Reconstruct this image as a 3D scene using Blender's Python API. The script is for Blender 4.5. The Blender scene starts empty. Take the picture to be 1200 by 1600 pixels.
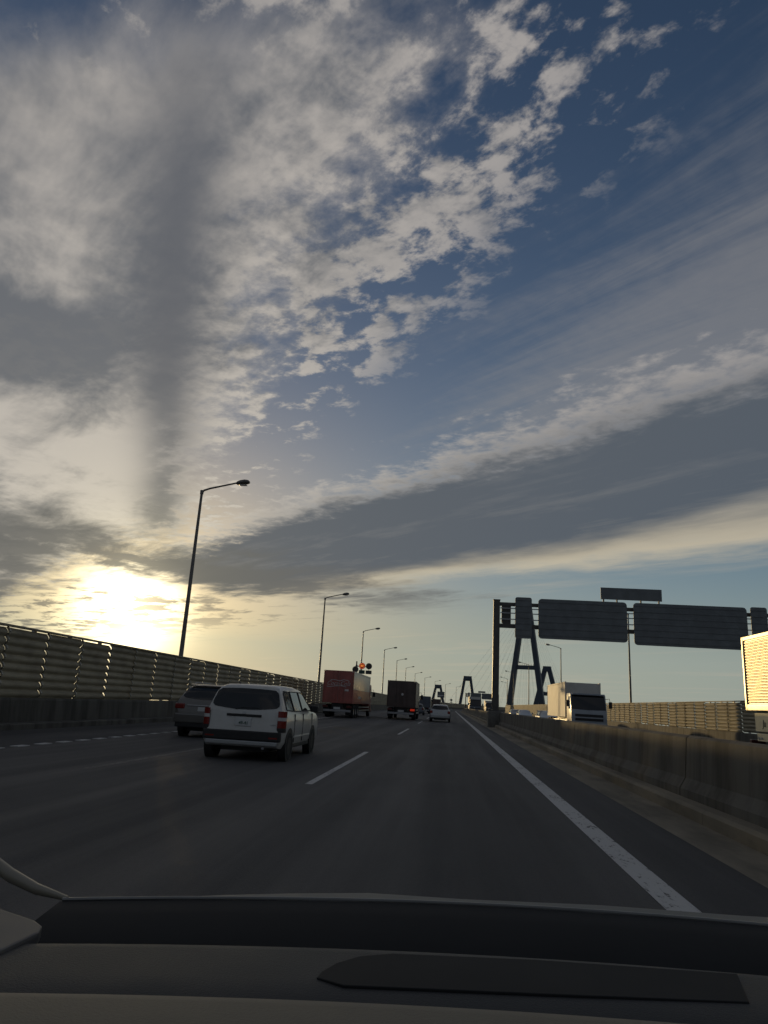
import bpy, bmesh, math, random
from mathutils import Vector, Matrix, Euler
random.seed(7)
R = math.radians
SC = bpy.context.scene
COL = SC.collection

# ------------------------------------------------------------------ camera
cam_d = bpy.data.cameras.new('camera')
cam = bpy.data.objects.new('camera', cam_d)
COL.objects.link(cam)
cam_d.sensor_fit = 'VERTICAL'
cam_d.sensor_height = 36.0
cam_d.lens = 36.0 * 1110.0 / 1600.0
cam_d.clip_start = 0.05
cam_d.clip_end = 30000.0
PITCH, YAW, ROLL = R(14.98), R(5.95), R(3.35)
cam.matrix_world = (Matrix.Translation((0, 0, 1.28)) @ Matrix.Rotation(YAW, 4, 'Z')
                    @ Matrix.Rotation(R(90) + PITCH, 4, 'X') @ Matrix.Rotation(ROLL, 4, 'Z'))
SC.camera = cam

# ------------------------------------------------------------------ light and exposure
SUN_AZ, SUN_EL = -23.6, 2.6            # degrees, azimuth measured from the road direction (+Y) towards +X
SUN_DIR = Vector((math.sin(R(SUN_AZ)) * math.cos(R(SUN_EL)), math.cos(R(SUN_AZ)) * math.cos(R(SUN_EL)), math.sin(R(SUN_EL))))
sun_d = bpy.data.lights.new('sun', 'SUN')
sun_d.energy = 1.3
sun_d.color = (1.0, 0.70, 0.32)
sun_d.angle = R(0.6)
sun = bpy.data.objects.new('sun', sun_d)
COL.objects.link(sun)
sun.rotation_euler = SUN_DIR.to_track_quat('Z', 'Y').to_euler()
vs = SC.view_settings
vs.view_transform = 'Standard'
vs.look = 'None'
vs.exposure = 0.0
vs.gamma = 1.0
vs.use_curve_mapping = False
SC.cycles.max_bounces = 6
SC.cycles.adaptive_threshold = 0.02


# ------------------------------------------------------------------ node expression helper
class X:
    """A float socket with arithmetic, so that shader maths reads like maths."""
    def __init__(self, nt, sock):
        self.nt, self.s = nt, sock

    def _m(self, op, *others, clamp=False):
        n = self.nt.nodes.new('ShaderNodeMath')
        n.operation = op
        n.use_clamp = clamp
        for i, v in enumerate((self,) + others):
            if isinstance(v, X):
                self.nt.links.new(v.s, n.inputs[i])
            else:
                n.inputs[i].default_value = v
        return X(self.nt, n.outputs[0])

    def __add__(self, o): return self._m('ADD', o)
    __radd__ = __add__
    def __sub__(self, o): return self._m('SUBTRACT', o)
    def __rsub__(self, o): return (self * -1.0) + o
    def __mul__(self, o): return self._m('MULTIPLY', o)
    __rmul__ = __mul__
    def __truediv__(self, o): return self._m('DIVIDE', o)
    def pow(self, o): return self._m('POWER', o)
    def exp(self): return self._m('EXPONENT')
    def max(self, o): return self._m('MAXIMUM', o)
    def min(self, o): return self._m('MINIMUM', o)
    def clamp(self): return self._m('ADD', 0.0, clamp=True)

    def step(self, lo, hi):
        n = self.nt.nodes.new('ShaderNodeMapRange')
        n.interpolation_type = 'SMOOTHSTEP'
        for k, v in (('Value', self), ('From Min', lo), ('From Max', hi)):
            if isinstance(v, X):
                self.nt.links.new(v.s, n.inputs[k])
            else:
                n.inputs[k].default_value = v
        return X(self.nt, n.outputs['Result'])


def nmix(nt, fac, a, b, blend='MIX'):
    n = nt.nodes.new('ShaderNodeMix')
    n.data_type = 'RGBA'
    n.blend_type = blend
    n.clamp_factor = True
    for sock, v in ((n.inputs[0], fac), (n.inputs[6], a), (n.inputs[7], b)):
        if isinstance(v, X):
            nt.links.new(v.s, sock)
        elif isinstance(v, (int, float)):
            sock.default_value = v
        elif isinstance(v, tuple):
            sock.default_value = (*v, 1.0)
        else:
            nt.links.new(v, sock)
    return n.outputs[2]


def nscale(nt, col, x):
    n = nt.nodes.new('ShaderNodeVectorMath')
    n.operation = 'SCALE'
    if isinstance(col, tuple):
        n.inputs[0].default_value = col
    else:
        nt.links.new(col, n.inputs[0])
    if isinstance(x, X):
        nt.links.new(x.s, n.inputs['Scale'])
    else:
        n.inputs['Scale'].default_value = x
    return n.outputs[0]


def nadd(nt, a, b):
    n = nt.nodes.new('ShaderNodeVectorMath')
    n.operation = 'ADD'
    nt.links.new(a, n.inputs[0])
    nt.links.new(b, n.inputs[1])
    return n.outputs[0]


# ------------------------------------------------------------------ world: clear Nishita sky with a cloud layer
def build_world():
    w = bpy.data.worlds.new('World')
    SC.world = w
    w.use_nodes = True
    w.cycles.sampling_method = 'MANUAL'
    w.cycles.sample_map_resolution = 512
    nt = w.node_tree
    nt.nodes.clear()
    out = nt.nodes.new('ShaderNodeOutputWorld')
    bg = nt.nodes.new('ShaderNodeBackground')
    nt.links.new(bg.outputs[0], out.inputs['Surface'])
    tc = nt.nodes.new('ShaderNodeTexCoord')
    nrm = nt.nodes.new('ShaderNodeVectorMath')
    nrm.operation = 'NORMALIZE'
    nt.links.new(tc.outputs['Generated'], nrm.inputs[0])
    sep = nt.nodes.new('ShaderNodeSeparateXYZ')
    nt.links.new(nrm.outputs[0], sep.inputs[0])
    dx, dy, dz = (X(nt, sep.outputs[i]) for i in range(3))
    zz = dz.max(0.0) + 0.012
    px, py = dx / zz, dy / zz                       # the cloud deck, seen as a plane one unit up
    S = (py - px) * 0.7071                          # along the cloud streets (towards azimuth -45)
    T = (py + px) * 0.7071                          # across them

    def noise(sx, sy, off, detail=6.0, rough=0.55, dist=0.0, lac=2.0, dS=0.0, dT=0.0):
        cmb = nt.nodes.new('ShaderNodeCombineXYZ')
        nt.links.new((S * sx + dS * sx).s, cmb.inputs[0])
        nt.links.new((T * sy + dT * sy).s, cmb.inputs[1])
        cmb.inputs[2].default_value = off
        n = nt.nodes.new('ShaderNodeTexNoise')
        n.inputs['Scale'].default_value = 1.0
        n.inputs['Detail'].default_value = detail
        n.inputs['Roughness'].default_value = rough
        n.inputs['Distortion'].default_value = dist
        n.inputs['Lacunarity'].default_value = lac
        nt.links.new(cmb.outputs[0], n.inputs['Vector'])
        return X(nt, n.outputs[0]) - 0.5

    # angle to the sun
    dt = nt.nodes.new('ShaderNodeVectorMath')
    dt.operation = 'DOT_PRODUCT'
    nt.links.new(nrm.outputs[0], dt.inputs[0])
    dt.inputs[1].default_value = (math.sin(R(GLOW_AZ)) * math.cos(R(GLOW_EL)), math.cos(R(GLOW_AZ)) * math.cos(R(GLOW_EL)), math.sin(R(GLOW_EL)))
    cs = X(nt, dt.outputs['Value'])
    ang = cs.min(1.0)._m('ARCCOSINE') * 57.2958
    near = (ang * (-1 / 26.0)).exp()                # broad forward scattering
    az = (dx._m('ARCTAN2', dy)) * 57.2958
    el = dz._m('ARCSINE') * 57.2958

    sky = nt.nodes.new('ShaderNodeTexSky')
    sky.sky_type = 'NISHITA'
    sky.sun_disc = False
    sky.sun_elevation = R(SUN_EL)
    sky.sun_rotation = R(SUN_AZ)
    sky.air_density = 1.0
    sky.dust_density = SKY_DUST
    sky.ozone_density = 2.0
    clear = nmix(nt, 1.0, nscale(nt, sky.outputs[0], SKY_STRENGTH), (0.90, 0.97, 1.17), 'MULTIPLY')

    dA = (S * 0.31 + 0.475).min(1.70) - T            # how far inside the edge of sheet A
    nb = noise(0.55, 0.9, 3.1, 3.0, 0.5)            # big masses
    nm = noise(1.7, 3.4, 7.7, 7.0, 0.62, 0.3)       # fleece
    nc = noise(9.5, 11.5, 1.3, 6.0, 0.60, 0.15)      # altocumulus cells
    nf = noise(0.9, 7.0, 5.2, 6.0, 0.66, 0.5)       # fibres along the streets
    nm2 = noise(1.7, 3.4, 7.7, 5.0, 0.62, 0.3, dS=0.13, dT=0.05)     # the same, a step towards the sun
    nc2 = noise(9.5, 11.5, 1.3, 4.0, 0.60, 0.15, dS=0.038, dT=0.016)
    rim = (0.62 - dA).step(0.0, 0.5) * 0.8 + 0.2                     # fine cells live along the broken edge of the sheet
    relief = (nm - nm2) * 1.0 + (nc - nc2) * 0.60 * rim                    # sides that face the sun
    nr = noise(20.0, 15.0, 2.9, 3.0, 0.55, 0.2)     # ripples
    nw = noise(0.22, 0.8, 9.4, 6.0, 0.6, 0.4)       # low wisps

    # ---- sheet A: the broad pale deck overhead and to the left
    edge = S + T * 0.93 + nm * 0.45 + nb * 0.3
    covA = (dA + nc * 0.62 + nm * 0.65 + nb * 0.25).step(-0.10, 0.28) * (edge - 0.98).step(0.0, 0.30).max((0.42 - edge).step(0.0, 0.8) * 0.75)
    mass = ((((S - 2.15) / 0.50).pow(2.0) + ((T - 0.30) / 0.30).pow(2.0)) * -1.0).exp()       # a heavier bank low in the west
    thickA = ((dA * 0.70).clamp() * 0.74 + (1.9 - S).clamp() * 0.14 + (0.7 - S).clamp() + mass * 0.50 + nb * 1.9 + nm * 1.5
              + (nc * 0.30 + nr * 0.30) * rim * ((S - 0.7).step(0.0, 1.6) * 0.75 + 0.25) - (S - 1.8).clamp() * 0.16 - relief * 1.5).step(-0.02, 0.66)
    # ---- puffs drifting in the blue lane
    lane = (dA + 0.42).step(-0.05, 0.35)
    covP = (nc * 1.25 + nm * 0.9 + nb * 0.4 - 0.12 + lane * 0.16).step(0.0, 0.20) * lane
    shadeP = (relief * 2.2 + nc * 0.5 + 0.12).step(-0.10, 0.34)
    # ---- fibrous veil on the far side of the lane
    covV = (T - S * 0.45 - 0.5 + nb * 0.5 + nf * 0.9 + nr * 0.2).step(0.15, 0.85) * 0.58 * (3.4 - T).step(0.0, 1.2)
    # ---- band B: the long dark street
    eB = T + nb * 0.35
    fleece = nc * 1.1 + nm * 0.7 + nr * 0.25
    upB = (eB - 1.78 + fleece * 0.9).step(-0.12, 0.28)
    loB = (4.15 - S * 0.06 - T + nm * 0.8 + nw * 1.6).step(-0.2, 0.6)
    loB = loB * (6.5 - S + nm * 2.4 + nw * 1.4).step(-0.3, 0.9)       # the street breaks up before the sun
    covB = upB * loB
    thickB = (eB - 1.74 + nm * 0.45 + nc * 0.25 + nr * 0.12).step(0.0, 0.42) * (3.85 - T + nw * 1.5 + nb * 0.9 + nm * 0.3).step(0.0, 0.9)
    # ---- low dark mass above the sun
    low = (S - 4.1 + nm * 2.2 + nb * 1.5).step(-0.2, 0.9) * (6.15 - S + nm * 2.6 + nw * 1.6 + nb * 0.8).step(-0.15, 0.7) * (5.2 - T + nm * 1.5).step(0.0, 1.6)
    lowL = (2.25 - T + nm * 2.0 + nw * 1.0).step(0.0, 0.9) * (S - 4.6).step(0.0, 1.0)
    low = low.max(lowL)
    rag = (nm * 2.2 + nw * 1.8 + nc * 0.5 + 0.03).step(0.0, 0.34) * (S - 5.6).step(0.0, 1.6) * (4.4 - T).step(-1.5, 1.5)
    # ---- far low wisps and streaks by the horizon
    covW = (nw * 1.6 + nf * 0.3 + 0.0).step(0.0, 0.5) * (T + S * 0.15 - 3.2).step(0.0, 2.0)
    haze = ((el - 4.0).max(0.0) * (-1 / 9.0)).exp()                  # pale air towards the horizon
    # ---- the cloud shadow running up from the sun across the sheet
    shaft = (((az + 23.6 + (el - 12.0) * 0.10 + nb * 1.6) / (0.9 + el * 0.085)).pow(2.0) * -1.0).exp() * (el - 9.0).step(0.0, 4.0) * (66.0 - el).step(0.0, 30.0) * (1.0 + nm * 0.9 + nb * 0.5).clamp()

    # ---- colours
    lit = nmix(nt, near, (0.345, 0.325, 0.32), (0.66, 0.60, 0.50))
    grey = nmix(nt, near, (0.105, 0.118, 0.142), (0.20, 0.197, 0.19))
    dark = nmix(nt, near, (0.080, 0.100, 0.128), (0.142, 0.148, 0.150))
    col = nmix(nt, haze * 0.94, clear, nmix(nt, (ang * (-1 / 11.0)).exp() * 1.15, nmix(nt, ang.step(35.0, 110.0), nmix(nt, el.step(2.0, 12.0), (0.315, 0.355, 0.315), (0.215, 0.31, 0.36)), (0.10, 0.14, 0.18)), (0.68, 0.61, 0.38)))
    col = nmix(nt, covW * 0.58, col, nmix(nt, near, (0.36, 0.34, 0.31), (0.85, 0.68, 0.40)))
    col = nmix(nt, covV, col, nmix(nt, 0.55, lit, grey))
    col = nmix(nt, covP * 0.86, col, nmix(nt, shadeP * 0.85 + 0.15, nmix(nt, 0.6, lit, grey), lit))
    col = nmix(nt, covA * 0.95, col, nmix(nt, thickA, lit, grey))
    linB = nmix(nt, near, (0.39, 0.36, 0.30), (1.05, 0.86, 0.52))
    litB = nmix(nt, (T - 2.3).step(0.0, 1.2), lit, linB)
    col = nmix(nt, covB * 0.97, col, nmix(nt, thickB * (0.98 + nf * 0.32 + nm * 0.35 + nw * 0.35).clamp(), litB, dark))
    col = nmix(nt, shaft * 0.92 * covA.max(0.55), col, nmix(nt, near, (0.088, 0.10, 0.125), (0.185, 0.18, 0.175)))
    lowc = nmix(nt, near, (0.10, 0.11, 0.13), (0.17, 0.162, 0.135))
    col = nmix(nt, low.max(rag * 0.8) * 0.92, col, lowc)
    # ---- the sun behind thin cloud
    glow = nadd(nt, nscale(nt, (3.9, 3.3, 2.1), (((ang / 3.0).pow(2.0)) * -1.0).exp()),
                nscale(nt, (0.85, 0.74, 0.40), (ang * (-1 / 3.6)).exp()))
    opening = 1.0 - (low.max(covB * thickB).max(rag * 0.92)) * 0.88
    col = nadd(nt, col, nscale(nt, glow, opening))
    nt.links.new(col, bg.inputs['Color'])
    bg.inputs['Strength'].default_value = 1.0


SKY_STRENGTH, SKY_DUST = 0.10, 1.0
GLOW_AZ, GLOW_EL = -25.2, 5.8          # the bright gap in the cloud just above the sun
build_world()


# ------------------------------------------------------------------ materials
MATS = {}


def mat(name, col=(0.5, 0.5, 0.5), rough=0.6, metal=0.0, spec=0.5, coat=0.0, vary=0.12, scale=6.0, stretch=(1, 1, 1), bump=0.0,
        bscale=60.0, dirt=None, dirt_amt=0.0, dirt_scale=2.5, emit=None, emit_s=0.0, rvary=0.08):
    """A Principled material whose colour and gloss are broken up by noise, with optional grime patches and fine relief."""
    if name in MATS:
        return MATS[name]
    m = bpy.data.materials.new(name)
    MATS[name] = m
    m.use_nodes = True
    nt = m.node_tree
    b = nt.nodes['Principled BSDF']
    b.inputs['Metallic'].default_value = metal
    b.inputs['Specular IOR Level'].default_value = spec
    b.inputs['Coat Weight'].default_value = coat
    b.inputs['Coat Roughness'].default_value = 0.06
    tc = nt.nodes.new('ShaderNodeTexCoord')
    mp = nt.nodes.new('ShaderNodeMapping')
    mp.inputs['Scale'].default_value = stretch
    nt.links.new(tc.outputs['Object'], mp.inputs['Vector'])

    def noise(sc, detail, rough_=0.6):
        n = nt.nodes.new('ShaderNodeTexNoise')
        n.inputs['Scale'].default_value = sc
        n.inputs['Detail'].default_value = detail
        n.inputs['Roughness'].default_value = rough_
        nt.links.new(mp.outputs[0], n.inputs['Vector'])
        return X(nt, n.outputs[0])
    n1 = noise(scale, 6.0)
    lo = tuple(c * (1 - vary) for c in col)
    hi = tuple(min(1.0, c * (1 + vary)) for c in col)
    c = nmix(nt, n1.step(0.3, 0.7), lo, hi)
    if dirt is not None:
        n2 = noise(dirt_scale, 8.0, 0.65)
        c = nmix(nt, n2.step(0.42, 0.68) * dirt_amt, c, dirt)
    nt.links.new(c, b.inputs['Base Color'])
    rr = (n1 - 0.5) * (2 * rvary) + rough
    nt.links.new(rr.clamp().s, b.inputs['Roughness'])
    if bump > 0:
        bm = nt.nodes.new('ShaderNodeBump')
        bm.inputs['Strength'].default_value = bump
        bm.inputs['Distance'].default_value = 0.01
        nt.links.new(noise(bscale, 4.0).s, bm.inputs['Height'])
        nt.links.new(bm.outputs[0], b.inputs['Normal'])
    if emit is not None:
        b.inputs['Emission Color'].default_value = (*emit, 1)
        b.inputs['Emission Strength'].default_value = emit_s
    return m


def mat_asphalt():
    m = bpy.data.materials.new('asphalt')
    m.use_nodes = True
    nt = m.node_tree
    b = nt.nodes['Principled BSDF']
    tc = nt.nodes.new('ShaderNodeTexCoord')

    def noise(sx, sy, sc, detail, rough=0.6):
        mp = nt.nodes.new('ShaderNodeMapping')
        mp.inputs['Scale'].default_value = (sx, sy, 1)
        nt.links.new(tc.outputs['Object'], mp.inputs['Vector'])
        n = nt.nodes.new('ShaderNodeTexNoise')
        n.inputs['Scale'].default_value = sc
        n.inputs['Detail'].default_value = detail
        n.inputs['Roughness'].default_value = rough
        nt.links.new(mp.outputs[0], n.inputs['Vector'])
        return X(nt, n.outputs[0])
    wear = noise(1.0, 0.03, 1.1, 5.0)          # streaks along the lanes
    patch = noise(1.0, 0.5, 0.35, 6.0)
    grit = noise(1, 1, 70.0, 4.0, 0.75)
    grit2 = noise(1, 1, 30.0, 5.0, 0.7)
    v = (wear.step(0.3, 0.7) * 0.42 + patch.step(0.35, 0.65) * 0.34 + (grit - 0.5) * 1.5 + (grit2 - 0.5) * 0.9 + 0.40) * 0.72
    c = nmix(nt, v, (0.036, 0.037, 0.038), (0.108, 0.104, 0.098))
    nt.links.new(c, b.inputs['Base Color'])
    nt.links.new((0.86 - wear.step(0.35, 0.7) * 0.16).s, b.inputs['Roughness'])
    b.inputs['Specular IOR Level'].default_value = 0.35
    bm = nt.nodes.new('ShaderNodeBump')
    bm.inputs['Strength'].default_value = 0.7
    bm.inputs['Distance'].default_value = 0.006
    nt.links.new((grit + grit2 * 0.5).s, bm.inputs['Height'])
    nt.links.new(bm.outputs[0], b.inputs['Normal'])
    return m


def mat_line(name, col, worn):
    """Road paint, worn through to the asphalt in flecks and streaks."""
    m = bpy.data.materials.new(name)
    m.use_nodes = True
    nt = m.node_tree
    b = nt.nodes['Principled BSDF']
    tc = nt.nodes.new('ShaderNodeTexCoord')
    mp = nt.nodes.new('ShaderNodeMapping')
    mp.inputs['Scale'].default_value = (1, 0.35, 1)
    nt.links.new(tc.outputs['Object'], mp.inputs['Vector'])
    ns = []
    for sc, d in ((26.0, 8.0), (3.0, 5.0)):
        n = nt.nodes.new('ShaderNodeTexNoise')
        n.inputs['Scale'].default_value = sc
        n.inputs['Detail'].default_value = d
        n.inputs['Roughness'].default_value = 0.7
        nt.links.new(mp.outputs[0], n.inputs['Vector'])
        ns.append(X(nt, n.outputs[0]))
    f = (ns[0] * 0.8 + ns[1] * 0.5 - (0.72 - worn)).step(0.0, 0.10)
    nt.links.new(nmix(nt, f, col, (0.06, 0.058, 0.055)), b.inputs['Base Color'])
    b.inputs['Roughness'].default_value = 0.7
    bm = nt.nodes.new('ShaderNodeBump')
    bm.inputs['Strength'].default_value = 0.5
    bm.inputs['Distance'].default_value = 0.005
    nt.links.new((1.0 - f).s, bm.inputs['Height'])
    nt.links.new(bm.outputs[0], b.inputs['Normal'])
    return m


ASPHALT = mat_asphalt()
LINE = mat_line('road_paint', (0.52, 0.515, 0.49), 0.03)
LINE_OLD = mat_line('old_road_paint', (0.17, 0.165, 0.15), 0.12)
CONC = mat('concrete', (0.20, 0.19, 0.165), 0.85, vary=0.2, scale=1.2, bump=0.3, bscale=25, dirt=(0.055, 0.05, 0.04), dirt_amt=0.75, dirt_scale=0.9, stretch=(1, 0.6, 1))
CONC_DARK = mat('sooty_concrete', (0.118, 0.113, 0.096), 0.85, vary=0.22, scale=1.5, bump=0.35, bscale=22, dirt=(0.03, 0.028, 0.022), dirt_amt=0.8, dirt_scale=1.3, stretch=(1, 1.1, 0.16))
GUTTER = mat('gutter_concrete', (0.23, 0.20, 0.145), 0.85, vary=0.2, scale=1.5, bump=0.3, bscale=30, dirt=(0.08, 0.07, 0.05), dirt_amt=0.7, dirt_scale=1.2, stretch=(1, 0.3, 1))
PANEL = mat('panel_steel', (0.36, 0.32, 0.225), 0.68, spec=0.3, metal=0.0, vary=0.12, scale=3.0, dirt=(0.17, 0.15, 0.11), dirt_amt=0.6, dirt_scale=1.1, stretch=(1, 0.5, 2.0))
GLINT = mat('glint_strip_metal', (0.42, 0.40, 0.33), 0.38, metal=0.9, vary=0.1, scale=6.0)
GALV = mat('galvanised_steel', (0.36, 0.36, 0.36), 0.42, metal=0.7, vary=0.15, scale=5.0)
POLE = mat('pole_paint', (0.16, 0.15, 0.135), 0.45, metal=0.3, vary=0.15, scale=4.0)
SIGN_BACK = mat('sign_back', (0.17, 0.185, 0.185), 0.55, metal=0.2, vary=0.15, scale=1.5, dirt=(0.14, 0.15, 0.15), dirt_amt=0.4, dirt_scale=1.0)
GANTRY = mat('gantry_paint', (0.10, 0.095, 0.085), 0.5, metal=0.3, vary=0.15, scale=3.0)
BRIDGE = mat('bridge_paint', (0.07, 0.088, 0.108), 0.55, vary=0.1, scale=0.1)
RUBBER = mat('rubber', (0.02, 0.02, 0.02), 0.8, vary=0.2, scale=20.0)
RIM = mat('wheel_metal', (0.66, 0.66, 0.65), 0.32, metal=0.8, vary=0.1, scale=10)
GLASS = mat('dark_glass', (0.012, 0.014, 0.014), 0.05, spec=0.6, vary=0.1, rvary=0.02)
BLACK = mat('black_plastic', (0.022, 0.022, 0.021), 0.55, vary=0.15, scale=12)
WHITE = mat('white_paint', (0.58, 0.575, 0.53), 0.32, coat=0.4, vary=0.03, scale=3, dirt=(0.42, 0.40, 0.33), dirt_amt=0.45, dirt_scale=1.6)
SILVER = mat('silver_paint', (0.44, 0.45, 0.44), 0.32, metal=0.45, coat=0.5, vary=0.05, scale=3)
PEWTER = mat('pewter_paint', (0.17, 0.162, 0.145), 0.32, metal=0.45, coat=0.5, vary=0.05, scale=3)
RED = mat('red_lorry_paint', (0.40, 0.115, 0.09), 0.5, coat=0.1, vary=0.1, scale=2, dirt=(0.22, 0.10, 0.08), dirt_amt=0.5, dirt_scale=1.2)
DARKRED = mat('maroon_lorry_paint', (0.10, 0.070, 0.058), 0.45, vary=0.12, scale=2, dirt=(0.06, 0.05, 0.042), dirt_amt=0.6, dirt_scale=1.2)
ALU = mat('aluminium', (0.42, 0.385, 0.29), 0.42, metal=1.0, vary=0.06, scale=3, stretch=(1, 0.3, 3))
ALU_DULL = mat('dull_aluminium', (0.50, 0.49, 0.46), 0.42, metal=0.55, vary=0.08, scale=2)
BOXWHITE = mat('white_box_panel', (0.62, 0.60, 0.54), 0.6, spec=0.25, vary=0.05, scale=1.5, dirt=(0.42, 0.39, 0.33), dirt_amt=0.4, dirt_scale=0.9)
CABGREY = mat('cab_paint', (0.33, 0.36, 0.38), 0.32, coat=0.4, vary=0.05, scale=3)
BLUEGREY = mat('slate_paint', (0.10, 0.115, 0.135), 0.4, coat=0.2, vary=0.1, scale=2)
TAIL_DULL = mat('dull_red_lens', (0.10, 0.016, 0.012), 0.3, vary=0.1)
TAIL_RED = mat('tail_red', (0.22, 0.020, 0.013), 0.2, coat=0.5, vary=0.1)
LAMP_CLEAR = mat('lamp_clear', (0.62, 0.61, 0.58), 0.12, coat=0.6, vary=0.05)
BRAKE_LIT = mat('brake_lit', (0.5, 0.02, 0.01), 0.3, emit=(1.0, 0.06, 0.02), emit_s=0.22)
PLATE = mat('plate_white', (0.62, 0.63, 0.60), 0.4, vary=0.05)
PLATE_GREEN = mat('plate_green', (0.02, 0.09, 0.05), 0.5)
INK = mat('dark_ink', (0.04, 0.03, 0.02), 0.5)
COWL = mat('cowl_plastic', (0.014, 0.015, 0.015), 0.75, spec=0.25, vary=0.2, scale=9)
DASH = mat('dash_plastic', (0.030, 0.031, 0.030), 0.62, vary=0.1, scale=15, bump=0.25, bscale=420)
DASH_SUNLIT = mat('sunlit_dash_pad', (0.17, 0.145, 0.10), 0.6, vary=0.12, scale=5, bump=0.25, bscale=380)  # pad colour with the gold of low sunlight mixed in
WATER = mat('harbour_water', (0.03, 0.045, 0.05), 0.12, vary=0.2, scale=0.01, bump=0.5, bscale=0.12)


# ------------------------------------------------------------------ mesh helpers
class MB:
    def __init__(self):
        self.v, self.f = [], []

    def add(self, vs, fs):
        o = len(self.v)
        self.v += [tuple(p) for p in vs]
        self.f += [tuple(i + o for i in q) for q in fs]
        return self

    def box(self, x0, x1, y0, y1, z0, z1):
        return self.add([(x0, y0, z0), (x1, y0, z0), (x1, y1, z0), (x0, y1, z0), (x0, y0, z1), (x1, y0, z1), (x1, y1, z1), (x0, y1, z1)],
                        [(0, 3, 2, 1), (4, 5, 6, 7), (0, 1, 5, 4), (1, 2, 6, 5), (2, 3, 7, 6), (3, 0, 4, 7)])

    def prism(self, poly, axis, a, b):
        """poly in the two remaining axes, extruded along axis from a to b."""
        n = len(poly)

        def pt(p, c):
            return {'x': (c, p[0], p[1]), 'y': (p[0], c, p[1]), 'z': (p[0], p[1], c)}[axis]
        vs = [pt(p, a) for p in poly] + [pt(p, b) for p in poly]
        fs = [tuple(range(n)), tuple(range(2 * n - 1, n - 1, -1))] + [(i, i + n, (i + 1) % n + n, (i + 1) % n) for i in range(n)]
        return self.add(vs, fs)

    def tube(self, pts, rad, n=8, cap=True):
        pts = [Vector(p) for p in pts]
        rs = rad if isinstance(rad, (list, tuple)) else [rad] * len(pts)
        vs, fs = [], []
        for i, p in enumerate(pts):
            d = (pts[min(i + 1, len(pts) - 1)] - pts[max(i - 1, 0)]).normalized()
            a = d.cross(Vector((0, 0, 1)) if abs(d.z) < 0.95 else Vector((1, 0, 0))).normalized()
            b = d.cross(a)
            for k in range(n):
                t = 2 * math.pi * k / n
                vs.append(p + (a * math.cos(t) + b * math.sin(t)) * rs[i])
        for i in range(len(pts) - 1):
            for k in range(n):
                fs.append((i * n + k, i * n + (k + 1) % n, (i + 1) * n + (k + 1) % n, (i + 1) * n + k))
        if cap:
            fs += [tuple(range(n - 1, -1, -1)), tuple((len(pts) - 1) * n + k for k in range(n))]
        return self.add(vs, fs)

    def cyl(self, c, axis, r, a, b, n=20, r2=None):
        """A disc or drum along an axis; c holds the two other coordinates."""
        ring = [(c[0] + r * math.cos(2 * math.pi * k / n), c[1] + r * math.sin(2 * math.pi * k / n)) for k in range(n)]
        return self.prism(ring, axis, a, b)

    def grid(self, rows):
        m, n = len(rows), len(rows[0])
        vs = [p for r in rows for p in r]
        return self.add(vs, [(i * n + j, i * n + j + 1, (i + 1) * n + j + 1, (i + 1) * n + j) for i in range(m - 1) for j in range(n - 1)])

    def build(self, name, material, parent=None, smooth=None, bevel=0.0, solid=0.0):
        me = bpy.data.meshes.new(name)
        me.from_pydata(self.v, [], self.f)
        bm = bmesh.new()
        bm.from_mesh(me)
        if solid:
            bmesh.ops.solidify(bm, geom=bm.faces[:], thickness=solid)
        bmesh.ops.recalc_face_normals(bm, faces=bm.faces[:])
        if bevel:
            es = [e for e in bm.edges if len(e.link_faces) == 2 and e.calc_face_angle(0) > R(25)]
            bmesh.ops.bevel(bm, geom=es, offset=bevel, segments=2, affect='EDGES', profile=0.6, clamp_overlap=True)
        bm.to_mesh(me)
        bm.free()
        if smooth is not None:
            for p in me.polygons:
                p.use_smooth = True
            me.set_sharp_from_angle(angle=R(smooth))
        me.materials.append(material)
        o = bpy.data.objects.new(name, me)
        COL.objects.link(o)
        if parent is not None:
            o.parent = parent
        return o


def tag(o, label=None, cat=None, group=None, kind=None):
    for k, v in (('label', label), ('category', cat), ('group', group), ('kind', kind)):
        if v:
            o[k] = v
    return o


def thing(name, label, cat, loc=(0, 0, 0), rz=0.0, group=None):
    o = bpy.data.objects.new(name, None)
    COL.objects.link(o)
    o.location = loc
    o.rotation_euler = (0, 0, rz)
    o.empty_display_size = 0.2
    return tag(o, label, cat, group)


def copy_tree(o, parent=None):
    c = o.copy()
    COL.objects.link(c)
    c.parent = parent
    for ch in list(o.children):
        copy_tree(ch, c)
    return c


def lettering(body, size, material, parent, loc, rot, shear=0.0, bold=0.0, name='lettering', xscale=1.0):
    cu = bpy.data.curves.new(name, 'FONT')
    cu.body = body
    cu.size = size
    cu.shear = shear
    cu.offset = bold
    cu.extrude = 0.003
    cu.align_x = 'CENTER'
    cu.align_y = 'CENTER'
    tmp = bpy.data.objects.new(name, cu)
    COL.objects.link(tmp)
    dg = bpy.context.evaluated_depsgraph_get()
    me = bpy.data.meshes.new_from_object(tmp.evaluated_get(dg))
    bpy.data.objects.remove(tmp)
    me.materials.clear()
    me.materials.append(material)
    o = bpy.data.objects.new(name, me)
    COL.objects.link(o)
    o.parent = parent
    o.location = loc
    o.rotation_euler = rot
    o.scale = (xscale, 1, 1)
    return o


# ------------------------------------------------------------------ the line of the motorway: straight, then a long bend to the right
BEND_AT, BEND_R = 190.0, 1086.0


def road(s, x, z=0.0):
    if s <= BEND_AT:
        return Vector((x, s, z))
    t = (s - BEND_AT) / BEND_R
    return Vector((BEND_R * (1 - math.cos(t)) + x * math.cos(t), BEND_AT + BEND_R * math.sin(t) - x * math.sin(t), z))


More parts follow.
